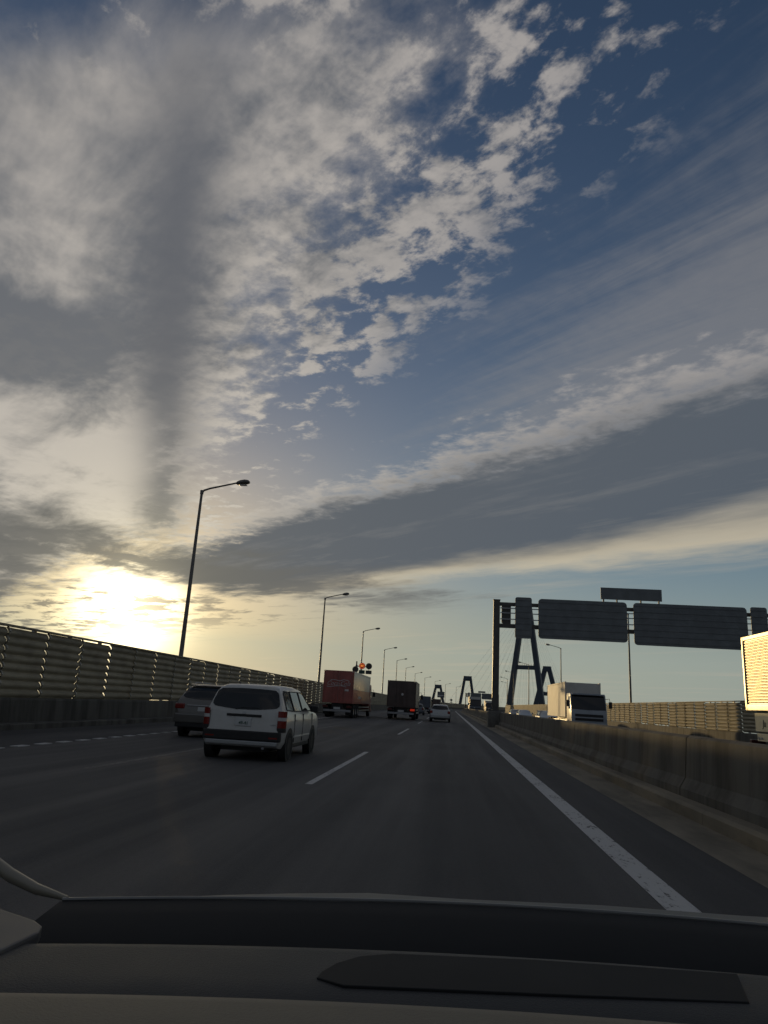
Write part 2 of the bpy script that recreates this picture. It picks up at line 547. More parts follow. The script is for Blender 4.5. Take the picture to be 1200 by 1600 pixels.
def heading(s):
    return 0.0 if s <= BEND_AT else -(s - BEND_AT) / BEND_R


def stations(s0, s1, step=6.0):
    ss = [s0]
    while ss[-1] < s1 - 1e-6:
        nx = ss[-1] + (step if ss[-1] >= BEND_AT - 1 else 40.0)
        if ss[-1] < BEND_AT < nx:
            nx = BEND_AT
        ss.append(min(nx, s1))
    return ss


def sweep(profile, s0, s1, closed=True, step=6.0):
    """Sweep an (x, z) profile along the road."""
    ss = stations(s0, s1, step)
    n = len(profile)
    b = MB()
    b.v = [tuple(road(s, x, z)) for s in ss for (x, z) in profile]
    m = n if closed else n - 1
    b.f = [(i * n + j, i * n + (j + 1) % n, (i + 1) * n + (j + 1) % n, (i + 1) * n + j) for i in range(len(ss) - 1) for j in range(m)]
    if closed:
        b.f += [tuple(range(n)), tuple((len(ss) - 1) * n + k for k in range(n - 1, -1, -1))]
    return b


def strip(x0, x1, s0, s1, z):
    return sweep([(x0, z), (x1, z)], s0, s1, closed=False)


# ------------------------------------------------------------------ setting: water, deck, carriageways, markings
END = 620.0
o = MB().box(-3900, 3900, -500, 4400, -42.0, -41.0).build('water', WATER)
tag(o, kind='structure')
o = sweep([(-13.1, -0.02), (19.0, -0.02), (19.0, -1.8), (14, -2.6), (-8, -2.6), (-13.1, -1.8)], -30, END + 60).build('bridge_deck', CONC)
tag(o, kind='structure')
o = strip(-11.6, 2.62, -30, END, 0.0).build('road', ASPHALT)
tag(o, kind='structure')
o = strip(4.35, 16.6, -30, END, 0.0).build('opposite_road', ASPHALT)
tag(o, kind='structure')
marks = bpy.data.objects['road']
strip(1.54, 1.78, -8, END, 0.004).build('edge_line', LINE, marks)
for x, mtl in ((-2.12, LINE), (-5.70, LINE_OLD)):
    s = 11.5 - 20.0
    while s < 330:
        strip(x - 0.058, x + 0.058, s, s + 8.0, 0.004).build('lane_dash', mtl, marks)
        s += 20.0
s = 4.0
while s < 64:
    MB().box(-8.78, -8.60, s, s + 0.42, 0.0, 0.012).build('edge_dash', LINE, marks)
    s += 0.86
strip(-8.78, -8.60, 64, END, 0.004).build('edge_line', LINE_OLD, marks)
opp = bpy.data.objects['opposite_road']
for x in (4.75, 15.0):
    strip(x - 0.1, x + 0.1, -8, END, 0.004).build('edge_line', LINE, opp)
for x in (7.5, 11.1):
    s = -4.0
    while s < 200:
        strip(x - 0.075, x + 0.075, s, s + 8.0, 0.004).build('lane_dash', LINE, opp)
        s += 20.0
o = sweep([(2.62, 0.0), (3.22, 0.015), (3.22, -0.2), (2.62, -0.2)], -10, END).build('gutter', GUTTER)
tag(o, kind='structure')
kerb = tag(bpy.data.objects.new('kerb', None), kind='structure')
COL.objects.link(kerb)
s = -10.0
while s < END:
    L = 5.0 if s < 80 else 60.0
    e = min(s + L, END)
    b = sweep([(3.22, -0.1), (3.225, 0.15), (3.27, 0.19), (3.60, 0.19), (3.60, -0.1)], s + 0.006, e - 0.006)
    b.build('kerb_stone', GUTTER, kerb)
    s = e
left_kerb = sweep([(-11.6, -0.1), (-11.6, 0.14), (-11.64, 0.16), (-12.12, 0.16), (-12.12, -0.1)], -30, END).build('kerb', CONC_DARK)
tag(left_kerb, kind='structure')

# ------------------------------------------------------------------ median barrier: concrete segments with open joints
bar = thing('median_barrier', 'long sooty concrete median barrier beside the solid white line', 'barrier')
PB = [(3.46, 0.0), (3.47, 0.30), (3.56, 0.45), (3.60, 1.02), (3.64, 1.05), (3.84, 1.05), (3.88, 1.02), (3.92, 0.45), (4.01, 0.30), (4.02, 0.0)]
s = -8.3
while s < END:
    L = 10.0 if s < 140 else 40.0
    e = min(s + L, END)
    sweep(PB, s + 0.02, e - 0.02).build('barrier_segment', CONC_DARK, bar)
    s = e
for s in (31.0, 71.0, 111.0):
    d = MB().tube([(3.74, s, 1.04), (3.74, s, 1.30)], 0.014).build('delineator_stem', GALV, bar)
    MB().box(3.62, 3.86, s - 0.012, s + 0.012, 1.27, 1.33).build('reflector', LAMP_CLEAR, d)


# ------------------------------------------------------------------ corrugated noise barriers on both edges
def noise_barrier(name, label, x, side, s_panels0, s_panels1, s_end, z0, z1, rows, s_start=-20.0):
    """side = +1 when the road lies on the +x side of the wall."""
    t = thing(name, label, 'barrier')
    sweep([(x - 0.16 * side, -0.05), (x + 0.17 * side, -0.05), (x + 0.12 * side, z0 - 0.06), (x + 0.09 * side, z0), (x - 0.16 * side, z0)], s_start, s_end).build('parapet', CONC_DARK, t)
    pitch = (z1 - z0 - 0.10) / rows
    prof = [(0.0, z0)]
    for r in range(rows):
        za = z0 + 0.03 + r * pitch
        for j in range(7):
            u = j / 6.0
            prof.append((0.075 * math.sin(math.pi * u) ** 0.8, za + u * pitch * 0.93))
    prof.append((0.0, z1 - 0.06))
    full = [(x + side * p[0], p[1]) for p in prof]
    back = [(x - side * 0.012 + side * p[0], p[1]) for p in reversed(prof)]
    # one panel mesh shared by all alike panels, placed by object location
    L = 2.08
    GAP = 0.026

    def panel_mesh(length):
        return sweep(full + back, 0.0, length, step=length)
    proto = None
    n = int((s_panels1 - s_panels0) / L)
    for k in range(n):
        s = s_panels0 + k * L
        if proto is None:
            proto = panel_mesh(L - GAP).build('panel', PANEL, t, smooth=50)
            proto.location = (0, s, 0)
            post = MB().box(x - side * 0.17 - 0.05, x - side * 0.17 + 0.05, -0.52, -0.40, z0 - 0.02, z1 - 0.03).build('post', GALV, t)
            post.location = (0, s, 0)
            zz = [z0 + 0.03 + r * pitch for r in range(rows)]
            # an added lip along each joint's ridges, shaped to glint like light through gaps
            jp = [(x + side * 0.02, -GAP / 2, zz[0] - 0.02)]
            for za in zz:
                jp += [(x + side * (0.022 + 0.105 * math.sin(math.pi * u) ** 0.9), -GAP / 2, za + u * pitch * 0.95) for u in (0.0, 0.12, 0.3, 0.5, 0.7, 0.88)]
            jp.append((x + side * 0.02, -GAP / 2, zz[-1] + pitch))
            clip = MB().tube(jp, 0.024, 8).build('glint_strip', GLINT, t, smooth=60)
            clip.location = (0, s, 0)
        else:
            for src in (proto, post, clip):
                c = src.copy()
                COL.objects.link(c)
                c.location = (0, s + (random.uniform(-.01, .01) if src is proto else 0), 0)
                if src is proto:
                    c.rotation_euler = (0, random.uniform(-.004, .004), random.uniform(-.002, .002))
    # the far run, too far to tell its panels apart
    far = sweep(full + back, s_panels0 + n * L, s_end, step=8.0).build('far_panel_run', PANEL, t, smooth=50)
    far['kind'] = 'stuff'
    sweep([(x - 0.09, z1 - 0.058), (x + 0.09, z1 - 0.058), (x + 0.09, z1 - 0.01), (x + 0.05, z1), (x - 0.05, z1), (x - 0.09, z1 - 0.01)], s_start, s_end).build('top_rail', PANEL, t, smooth=40)
    return t


noise_barrier('noise_barrier', 'tall corrugated metal noise barrier below the setting sun', -12.3, 1, -1.9, 106.0, END, 0.82, 2.80, 8)
noise_barrier('noise_barrier', 'corrugated noise barrier across the opposite carriageway behind the white truck', 17.2, -1, 12.0, 110.0, END, 0.75, 2.58, 8)

# ------------------------------------------------------------------ street lamps
ORD = ['nearest', 'second', 'third', 'fourth', 'fifth', 'sixth', 'seventh', 'eighth', 'ninth', 'tenth', 'eleventh', 'twelfth']


def make_lamp(side, height):
    t = thing('street_lamp', 'x', 'lamp')
    MB().tube([(0, 0, 0.2), (0, 0, height * 0.45), (0, 0, height)], [0.115, 0.095, 0.062], 12).build('pole', POLE, t, smooth=40)
    MB().box(-0.19, 0.19, -0.19, 0.19, 0.0, 0.2).build('pole_base', GALV, t, bevel=0.01)
    arm = [(0, 0, height - 0.1), (0.10 * side, 0, height + 0.06), (0.40 * side, 0, height + 0.17), (1.1 * side, 0, height + 0.34), (1.75 * side, 0, height + 0.50)]
    MB().tube(arm, [0.055, 0.05, 0.045, 0.042, 0.04], 10).build('arm', POLE, t, smooth=40)
    MB().tube([(0, 0, height - 0.14), (0, 0, height + 0.06)], 0.085, 10).build('collar', POLE, t, smooth=40)
    rows = []
    for u, w, h, dz in ((0.0, 0.09, 0.07, 0.0), (0.06, 0.15, 0.11, 0.0), (0.22, 0.18, 0.145, 0.01), (0.42, 0.18, 0.15, 0.015), (0.58, 0.155, 0.12, 0.005), (0.66, 0.10, 0.06, -0.01)):
        c = Vector(((1.72 + u) * side, 0, height + 0.47 + u * 0.12 + dz))
        rows.append([c + Vector((0, w * math.cos(a), h * (math.sin(a) if math.sin(a) > 0 else 0.75 * math.sin(a)))) for a in [2 * math.pi * k / 12 for k in range(13)]])
    hd = MB().grid(rows)
    hd.f.append(tuple(range(12)))
    hd.f.append(tuple(5 * 13 + k for k in range(11, -1, -1)))
    h = hd.build('lamp_head', POLE, t, smooth=40)
    MB().box(*sorted((1.90 * side, 2.26 * side)), -0.12, 0.12, height + 0.375, height + 0.40).build('lamp_glass', LAMP_CLEAR, h, bevel=0.01)
    return t


lamp_l = make_lamp(1, 10.1)
lamp_r = make_lamp(-1, 10.5)
SL = [33.0, 69.6, 102.3, 137.0, 170.5, 204.5, 238.5, 272.5, 306.5, 340.5, 374.5]
SR = [73.4, 118.2, 166.0, 208.0, 250.0, 292.0]
for i, s in enumerate(SL):
    t = lamp_l if i == 0 else copy_tree(lamp_l)
    p = road(s, -12.62, 0.82)
    t.location = p
    t.rotation_euler = (0, 0, heading(s))
    tag(t, ('tall street lamp nearest the car, standing before the sun glow' if i == 0 else f'{ORD[i]} street lamp from the car along the sunward noise barrier'), 'lamp', 'street lamps along the sunward barrier')
for i, s in enumerate(SR):
    t = lamp_r if i == 0 else copy_tree(lamp_r)
    p = road(s, 17.55, 0.75)
    t.location = p
    t.rotation_euler = (0, 0, heading(s))
    tag(t, ('street lamp pole rising behind the sign gantry beyond the far barrier' if i == 0 else f'{ORD[i]} street lamp from the car along the opposite carriageway barrier'), 'lamp', 'street lamps along the opposite barrier')


# ------------------------------------------------------------------ sign gantry over the opposite carriageway, seen from behind
def rounded(x0, x1, z0, z1, r, n=5):
    pts = []
    for cx, cz, a0 in ((x1 - r, z1 - r, 0), (x0 + r, z1 - r, 90), (x0 + r, z0 + r, 180), (x1 - r, z0 + r, 270)):
        for k in range(n + 1):
            a = R(a0 + 90 * k / n)
            pts.append((cx + r * math.cos(a), cz + r * math.sin(a)))
    return pts


GK = 1.08


def gz(z):
    return 1.28 + (z - 1.28) * GK


def make_gantry():
    t = thing('sign_gantry', 'x', 'gantry')
    base = MB().box(-0.52, 0.40, -0.75, 0.75, 0.0, 1.12).build('pedestal', CONC, t, bevel=0.03)
    MB().box(-0.45, 0.36, -0.45, 0.45, 1.12, 1.17).build('base_plate', GANTRY, t)
    MB().prism(rounded(-0.24, 0.24, -0.24, 0.24, 0.05, 3), 'z', 1.17, gz(8.60)).build('post', GANTRY, t, smooth=30)
    MB().prism(rounded(-0.27, 0.27, -0.27, 0.27, 0.05, 3), 'z', gz(8.60), gz(8.60) + 0.05).build('post_cap', GANTRY, t)
    X1 = 20.2
    MB().prism(rounded(X1 - 0.24, X1 + 0.24, -0.24, 0.24, 0.05, 3), 'z', -1.0, gz(8.60)).build('post', GANTRY, t, smooth=30)
    for z, h in ((8.36, 0.13), (6.86, 0.15)):
        MB().box(0.24, X1 - 0.24, -0.10, 0.10, gz(z) - h, gz(z) + h).build('chord', GANTRY, t, bevel=0.015)
    for z in (8.05, 7.72, 7.30):
        MB().box(0.26, X1 - 0.26, -0.30, -0.24, gz(z) - 0.035, gz(z) + 0.035).build('sign_rail', GALV, t)
    n = 14
    for k in range(n):
        xx = 1.0 + (X1 - 2.0) * k / (n - 1)
        MB().box(xx - 0.06, xx + 0.06, -0.06, 0.06, gz(6.86) + 0.162, gz(8.36) - 0.14).build('web', GANTRY, t)
    return t


def sign_board(parent, x0, x1, z0, z1, r=0.22, name='sign_board'):
    o = MB().prism(rounded(x0, x1, z0, z1, r), 'y', -0.42, -0.36).build(name, SIGN_BACK, parent, smooth=30)
    w, h = x1 - x0, z1 - z0
    nr = max(2, int(h / 0.42))
    for k in range(nr):                     # stiffening rails across the back of the board
        z = z0 + h * (k + 0.5) / nr
        MB().box(x0 + 0.06, x1 - 0.06, -0.455, -0.422, z - 0.025, z + 0.025).build('stiffener', SIGN_BACK, o)
    return o


def dress_gantry(t, ox):
    for (a, b, c, d, r) in ((4.30, 5.43, 6.02, 8.83, 0.16), (5.87, 11.80, 6.07, 8.78, 0.26), (12.22, 19.60, 5.95, 8.78, 0.26), (19.84, 20.9, 6.68, 8.83, 0.16)):
        sign_board(t, a * GK - ox, b * GK - ox, gz(c), gz(d), r)
    MB().prism([(3.40 * GK - ox, gz(8.36)), (4.02 * GK - ox, gz(8.45)), (4.02 * GK - ox, gz(6.86)), (3.62 * GK - ox, gz(6.86)), (3.40 * GK - ox, gz(7.1))], 'y', -0.05, 0.05).build('gusset', GANTRY, t)
    tb = MB().box(10.14 * GK - ox, 14.22 * GK - ox, -0.12, -0.02, gz(8.99), gz(9.80)).build('upper_board', SIGN_BACK, t, bevel=0.01)
    for z in (9.12, 9.40, 9.68):
        MB().box(10.2 * GK - ox, 14.16 * GK - ox, -0.018, 0.03, gz(z) - 0.04, gz(z) + 0.04).build('stiffener', SIGN_BACK, tb)
    for x in (10.35, 11.25, 12.85, 14.05):
        MB().box(x * GK - ox - 0.05, x * GK - ox + 0.05, 0.04, 0.12, gz(8.36) + 0.145, gz(9.78)).build('board_leg', GANTRY, t)


OX = 3.30
g1 = make_gantry()
dress_gantry(g1, OX)
g1.location = (OX, 54.0, 0)
tag(g1, 'large sign gantry seen from behind with wide dark boards and one post on the median', 'gantry', 'sign gantries over the opposite carriageway')
g2 = copy_tree(g1)
g2.location = road(285.0, 2.0)
g2.scale = (0.62, 0.8, 0.72)
g2.rotation_euler = (0, 0, heading(285.0))
tag(g2, 'small distant sign gantry seen low above the road between the far trucks', 'gantry', 'sign gantries over the opposite carriageway')


# ------------------------------------------------------------------ cable stayed bridge towers
def leg(b, pts, w, d):
    """A box leg through (x, z, width scale) points, d deep in y."""
    rows = []
    for (x, z, k) in pts:
        rows.append([(x - w * k / 2, -d / 2, z), (x + w * k / 2, -d / 2, z), (x + w * k / 2, d / 2, z), (x - w * k / 2, d / 2, z), (x - w * k / 2, -d / 2, z)])
    return b.grid(rows)


def a_tower(label, loc, rz, half, ztop, zbeam, w, group, topgap=0.0, cables=0, spread=60.0):
    t = thing('bridge_tower', label, 'tower', loc, rz, group)
    for sx in (-1, 1):
        pts = [(sx * half * 0.86, -41, 1.35), (sx * half * 0.97, -4, 1.15), (sx * half, 4, 1.1), (sx * (half + (topgap - half) * 0.5), 4 + (ztop - 4) * 0.5, 1.0), (sx * topgap, ztop, 0.95)]
        leg(MB(), pts, w, w * 1.2).build('tower_leg', BRIDGE, t)
    xb = half + (topgap - half) * (zbeam - 4) / (ztop - 4)
    MB().box(-xb, xb, -w * 0.4, w * 0.4, zbeam - w * 0.42, zbeam + w * 0.42).build('cross_beam', BRIDGE, t)
    MB().box(-half, half, -w * 0.5, w * 0.5, -2.5 - w * 0.5, -2.5).build('deck_beam', BRIDGE, t)
    MB().box(-topgap - w * 0.55, topgap + w * 0.55, -w * 0.7, w * 0.7, ztop - w * 1.1, ztop + w * 0.1).build('tower_head', BRIDGE, t, bevel=w * 0.06)
    for k in range(10):
        x = -xb + 2 * xb * (k + 0.5) / 10
        MB().box(x - 0.12, x + 0.12, -w * 0.40, -w * 0.36, zbeam + w * 0.42, zbeam + w * 0.42 + 1.1).build('rail_post', BRIDGE, t)
    for sy in (-1, 1):
        for k in range(cables):
            y = sy * (spread * (k + 1) / cables)
            z = ztop - w * 0.5 - (ztop - zbeam) * 0.35 * (1 - (k + 1) / cables)
            MB().tube([(0, 0, z), (half * 0.9, y, 0)], 0.035, 5).build('cable', BRIDGE, t)
            MB().tube([(0, 0, z), (-half * 0.9, y, 0)], 0.035, 5).build('cable', BRIDGE, t)
    return t


GT = 'cable-stayed bridge towers ahead'
a_tower('large A-shaped blue-grey bridge tower rising beside the gantry post', (57.0, 560.0, 0), -0.34, 12.6, 84.0, 33.0, 3.6, GT, 1.6, 9, 150.0)
a_tower('smaller A-shaped bridge tower showing its peak above the white truck', (104.0, 800.0, 0), -0.30, 13.0, 48.5, 20.0, 4.6, GT, 1.6, 0)
a_tower('slim bridge tower with a flat top standing above the distant trucks', (27.0, 1150.0, 0), 0.0, 11.0, 48.0, 43.0, 4.4, GT, 4.0, 0)
a_tower('small faraway bridge tower beside the message board, above the silver car', (-24.0, 1500.0, 0), 0.0, 12.0, 42.0, 37.0, 5.0, GT, 4.0, 0)


# ------------------------------------------------------------------ vehicles
def wheel(parent, x, y, r, w, out, rim_mat=RIM, hub=0.62):
    """out = +1 / -1: the side on which the rim shows."""
    n = 22
    rows = []
    for (xx, rr) in ((-w / 2, r * 0.6), (-w / 2, r * 0.9), (-w / 2 + 0.02, r * 0.98), (0, r), (w / 2 - 0.02, r * 0.98), (w / 2, r * 0.9), (w / 2, r * 0.6)):
        rows.append([(x + xx, y + rr * math.cos(2 * math.pi * k / n), r + rr * math.sin(2 * math.pi * k / n)) for k in range(n + 1)])
    t = MB().grid(rows).build('wheel', RUBBER, parent, smooth=40)
    b = MB()
    prof = ((0.42, r * hub), (0.36, r * hub * 0.9), (0.30, r * hub * 0.55), (0.44, r * 0.16), (0.45, 0.004))
    b.grid([[(x + out * w * a, y + rr * math.cos(2 * math.pi * k / n), r + rr * math.sin(2 * math.pi * k / n)) for k in range(n + 1)] for (a, rr) in prof])
    b.build('rim', rim_mat, t, smooth=30)
    return t


def car(t, W, st, paint, win, wheels=((0.62, 0.295), (3.17, 0.295)), rear=None, black_bumper=True, front_lamps=False):
    """A car with its tail at y = 0 and its nose towards +y. st: stations (y, z_bottom, z_belt, z_top, half_width, half_width_top)."""
    rows = []
    for (y, zb, zl, zt, hw, ht) in st:
        half = [(0.0, zb), (hw * 0.90, zb), (hw * 0.985, zb + min(0.12, (zl - zb) * 0.3)), (hw, zb + (zl - zb) * 0.6), (hw * 0.988, zl - (zl - zb) * 0.08), (hw * 0.965, zl),
                (hw * 0.965 + (ht - hw * 0.965) * 0.85, zl + (zt - zl) * 0.80), (ht * 0.97, zt - (zt - zl) * 0.07 - 0.005), (ht * 0.80, zt - 0.008), (ht * 0.4, zt), (0, zt + 0.002)]
        rows.append([(a, y, b) for (a, b) in half] + [(-a, y, b) for (a, b) in reversed(half[:-1])])
    b = MB().grid(rows)
    n = len(rows[0])
    b.f.append(tuple(range(n - 2, -1, -1)))
    b.f.append(tuple((len(rows) - 1) * n + k for k in range(n - 1)))
    body = b.build('body', paint, t, smooth=38)

    def side_x(y, z):
        """Half width of the body surface at (y, z) in the glasshouse."""
        for a, c in zip(st, st[1:]):
            if a[0] <= y <= c[0]:
                u = (y - a[0]) / (c[0] - a[0])
                zl, zt, hw, ht = (a[i] + (c[i] - a[i]) * u for i in (2, 3, 4, 5))
                x0, x1 = hw * 0.965, hw * 0.965 + (ht - hw * 0.965) * 0.85
                return x0 + (x1 - x0) * min(1.0, max(0.0, (z - zl) / (0.80 * (zt - zl))))
        return W / 2
    for sx in (-1, 1):
        for poly in win['side']:
            pts = []
            for (y, z) in poly:
                pts.append((sx * (side_x(y, z) + 0.007), y, z))
            wn = MB().add(pts, [tuple(range(len(pts)))]).build('side_window', GLASS, t)
            MB().tube(pts + [pts[0]], 0.013, 6).build('window_frame', BLACK, wn)
        for (yy, zz) in win.get('handles', ()):
            MB().box(sx * (W / 2 * 0.99) - 0.018, sx * (W / 2 * 0.99) + 0.018, yy - 0.10, yy + 0.10, zz - 0.018, zz + 0.018).build('door_handle', paint, t, bevel=0.008)
        for yy in win.get('seams', ()):
            MB().box(sx * (W / 2 * 0.985) - 0.018, sx * (W / 2 * 0.985) + 0.018, yy - 0.006, yy + 0.006, st[6][1] + 0.1, win['belt'] - 0.02).build('door_seam', BLACK, t)
        ym, zm = win['mirror']
        MB().box(*sorted((sx * (W / 2 - 0.02), sx * (W / 2 + 0.17))), ym - 0.07, ym + 0.05, zm, zm + 0.15).build('wing_mirror', win.get('mirror_mat', paint), t, bevel=0.03)
        for (yw, rw) in wheels:
            MB().cyl((yw, rw + 0.01), 'x', rw + 0.055, sx * (W / 2 - 0.16), sx * (W / 2 + 0.004), 26).build('wheel_arch', BLACK, t)
            wheel(t, sx * (W / 2 - 0.075), yw, rw, 0.17, sx)
        MB().box(*sorted((sx * (W / 2 - 0.06), sx * (W / 2 - 0.012))), wheels[0][0] + 0.38, wheels[1][0] - 0.38, st[6][1] - 0.01, st[6][1] + 0.07).build('sill', BLACK, t, bevel=0.01)
    # windscreen
    p = win['screen']
    MB().add([(-p[4], p[0], p[1]), (p[4], p[0], p[1]), (p[5], p[2], p[3]), (-p[5], p[2], p[3])], [(0, 1, 2, 3)]).build('windscreen', GLASS, t)
    # rear window: a rounded panel laid on the slope of the tail
    def tail_y(x, z):
        lo, hi = 0.0, 0.9

        def top(y):
            for a, c in zip(st, st[1:]):
                if a[0] <= y <= c[0]:
                    u = (y - a[0]) / (c[0] - a[0])
                    zl, zt, hw, ht = (a[i] + (c[i] - a[i]) * u for i in (2, 3, 4, 5))
                    pl = [(0, zt), (ht * 0.4, zt), (ht * 0.80, zt - 0.008), (ht * 0.97, zt - (zt - zl) * 0.07 - 0.005), (hw * 0.965 + (ht - hw * 0.965) * 0.85, zl + (zt - zl) * 0.80), (hw * 0.965, zl)]
                    for p, q in zip(pl, pl[1:]):
                        if p[0] <= abs(x) <= q[0] + 1e-9 and q[0] > p[0]:
                            return p[1] + (q[1] - p[1]) * (abs(x) - p[0]) / (q[0] - p[0])
                    return zl
            return 0.0
        for _ in range(26):
            mid = (lo + hi) / 2
            if top(mid) >= z:
                hi = mid
            else:
                lo = mid
        return hi
    y0, z0, y1, z1, w0, w1 = win['rear']
    nu, nv = 16, 8
    rows = []
    for j in range(nv + 1):
        v = j / nv
        k = 1.0 - 0.10 * max(0.0, abs(2 * v - 1) - 0.55) ** 2 / 0.2
        w = (w0 + (w1 - w0) * v) * k
        row = []
        for i in range(nu + 1):
            u = 2.0 * i / nu - 1
            zz = z0 + (z1 - z0) * v + (0.05 * u * u * (1 - v) - 0.018 * u * u * v)
            row.append((u * w, tail_y(u * w, zz) - 0.010, zz))
        rows.append(row)
    MB().grid(rows).build('rear_window', GLASS, t, smooth=60)
    MB().box(-W / 2 + 0.35, W / 2 - 0.35, 0.3, st[-1][0] - 0.3, 0.17, 0.26).build('underbody', BLACK, t)
    return body


VAN = [(-0.03, .42, .50, .56, .72, .69), (0.0, .30, .52, .66, .785, .755), (0.02, .28, .78, .90, .815, .775), (0.055, .27, .90, 1.00, .828, .762), (0.13, .26, .93, 1.20, .834, .705), (0.20, .25, .94, 1.38, .838, .655),
       (0.27, .25, .945, 1.455, .84, .625), (0.42, .24, .945, 1.488, .843, .612), (1.2, .24, .945, 1.505, .845, .612), (2.0, .24, .945, 1.50, .845, .612), (2.5, .24, .945, 1.465, .845, .61), (2.72, .24, .945, 1.40, .845, .615),
       (3.14, .24, .945, 1.09, .845, .70), (3.24, .24, .945, 1.02, .845, .74), (3.6, .24, .91, .97, .838, .70), (3.95, .25, .84, .90, .815, .66), (4.12, .27, .72, .80, .76, .58), (4.2, .34, .56, .62, .64, .48)]
van_t = thing('estate_van', 'x', 'van')
tag(van_t, 'white estate van with dark tailgate window and black bumper in the middle lane', 'van')
van_t.location = (-4.13, 14.65, 0)
WIN = dict(side=[[(0.36, 1.01), (0.98, 0.985), (0.98, 1.37), (0.52, 1.385), (0.43, 1.34)], [(1.06, 0.985), (1.86, 0.985), (1.86, 1.385), (1.06, 1.385)], [(1.94, 0.985), (2.98, 0.99), (2.92, 1.05), (2.52, 1.34), (2.40, 1.385), (1.94, 1.385)]],
           handles=[(1.16, 0.80), (2.04, 0.80)], seams=[1.02, 1.90, 2.98], belt=0.945, mirror=(2.80, 0.96), screen=(2.66, 1.40, 3.14, 1.03, .58, .69), rear=(0.037, 0.985, 0.212, 1.405, .72, .625), mirror_mat=BLACK)
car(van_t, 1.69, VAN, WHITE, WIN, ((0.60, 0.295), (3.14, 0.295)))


def van_tail(t):
    MB().box(-0.80, 0.80, -0.075, 0.16, 0.39, 0.575).build('bumper', BLACK, t, bevel=0.025)
    MB().box(-0.74, 0.74, -0.055, 0.1, 0.30, 0.388).build('bumper_skirt', SILVER, t, bevel=0.02)
    MB().box(-0.36, 0.36, -0.005, 0.04, 0.845, 0.895).build('tailgate_garnish', BLACK, t, bevel=0.012)
    p = MB().box(-0.165, 0.165, -0.022, 0.03, 0.665, 0.83).build('number_plate', PLATE, t, bevel=0.006)
    lettering('49-41', 0.085, PLATE_GREEN, p, (0.01, -0.026, 0.722), (R(90), 0, 0), bold=0.001)
    MB().cyl((0.0, 0.928), 'y', 0.030, 0.006, 0.05, 16).build('badge', RIM, t)
    MB().box(0.56, 0.66, -0.012, 0.03, 0.71, 0.725).build('model_badge', RIM, t)
    for sx in (-1, 1):
        MB().tube([(sx * 0.70, -0.006, 0.585), (sx * 0.70, 0.012, 0.80), (sx * 0.715, 0.030, 0.93)], 0.005, 5).build('tailgate_seam', BLACK, t)
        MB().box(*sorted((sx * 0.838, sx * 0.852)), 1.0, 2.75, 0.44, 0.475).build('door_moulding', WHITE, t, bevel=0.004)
    MB().tube([(-0.20, 0.03, 0.985), (-0.06, 0.05, 1.02), (0.28, 0.055, 1.025)], 0.009, 6).build('rear_wiper', BLACK, t)
    for sx in (-1, 1):
        def lamp(z0, z1, m, name, parent):
            return MB().grid([[(sx * 0.705, -0.012, z), (sx * 0.755, -0.018, z), (sx * 0.812, 0.0, z), (sx * 0.846, 0.05, z), (sx * 0.852, 0.17, z)] for z in (z0, (z0 + z1) / 2, z1)]).build(name, m, parent, smooth=60)
        h = lamp(0.66, 0.80, TAIL_RED, 'tail_light', t)
        lamp(0.80, 0.865, LAMP_CLEAR, 'indicator', h)
        lamp(0.865, 0.985, TAIL_RED, 'upper_lens', h)
        lamp(0.575, 0.66, BLACK, 'lamp_surround', h)
        MB().box(*sorted((sx * 0.56, sx * 0.74)), -0.078, -0.03, 0.445, 0.475).build('reflector', TAIL_RED, t)
    MB().tube([(0.45, -0.02, 0.26), (0.45, 0.35, 0.26)], 0.028, 8).build('exhaust', GALV, t)
    MB().tube([(-0.45, 1.05, 1.485), (-0.45, 1.02, 1.52)], 0.02, 6).build('aerial_base', BLACK, t)


van_tail(van_t)

SUV = [(-0.03, .48, .58, .64, .74, .71), (0.0, .34, .60, .80, .81, .78), (0.03, .30, .85, 1.00, .84, .79), (0.12, .28, .96, 1.10, .85, .76), (0.30, .27, .97, 1.32, .855, .68), (0.46, .27, .97, 1.44, .855, .64),
       (0.62, .27, .97, 1.475, .855, .63), (0.9, .27, .97, 1.49, .858, .63), (1.5, .27, .97, 1.50, .86, .63), (2.2, .27, .97, 1.49, .86, .63), (2.55, .27, .97, 1.46, .86, .63), (2.75, .27, .97, 1.40, .86, .64),
       (3.2, .27, .97, 1.10, .858, .71), (3.35, .27, .97, 1.04, .855, .75), (3.8, .27, .93, .99, .84, .70), (4.15, .28, .82, .89, .80, .64), (4.3, .31, .68, .74, .72, .54), (4.36, .40, .58, .62, .6, .45)]
suv_t = thing('estate_car', 'pewter estate car half hidden beyond the white van by the noise barrier', 'car', (-7.05, 20.7, 0))
WIN2 = dict(side=[[(0.62, 1.03), (1.10, 1.01), (1.10, 1.38), (0.82, 1.37)], [(1.16, 1.01), (1.98, 1.01), (1.98, 1.385), (1.16, 1.385)], [(2.06, 1.01), (3.04, 1.02), (2.58, 1.34), (2.44, 1.385), (2.06, 1.385)]],
            handles=[(1.28, 0.86), (2.16, 0.86)], seams=[1.13, 2.02], belt=0.97, mirror=(2.9, 0.99), screen=(2.70, 1.40, 3.20, 1.04, .60, .70), rear=(0.10, 1.06, 0.40, 1.41, .71, .63))
car(suv_t, 1.72, SUV, PEWTER, WIN2, ((0.78, 0.31), (3.38, 0.31)))
MB().box(-0.82, 0.82, -0.08, 0.16, 0.40, 0.66).build('bumper', PEWTER, suv_t, bevel=0.04)
MB().box(-0.78, 0.78, -0.06, 0.1, 0.28, 0.398).build('bumper_skirt', BLACK, suv_t, bevel=0.02)
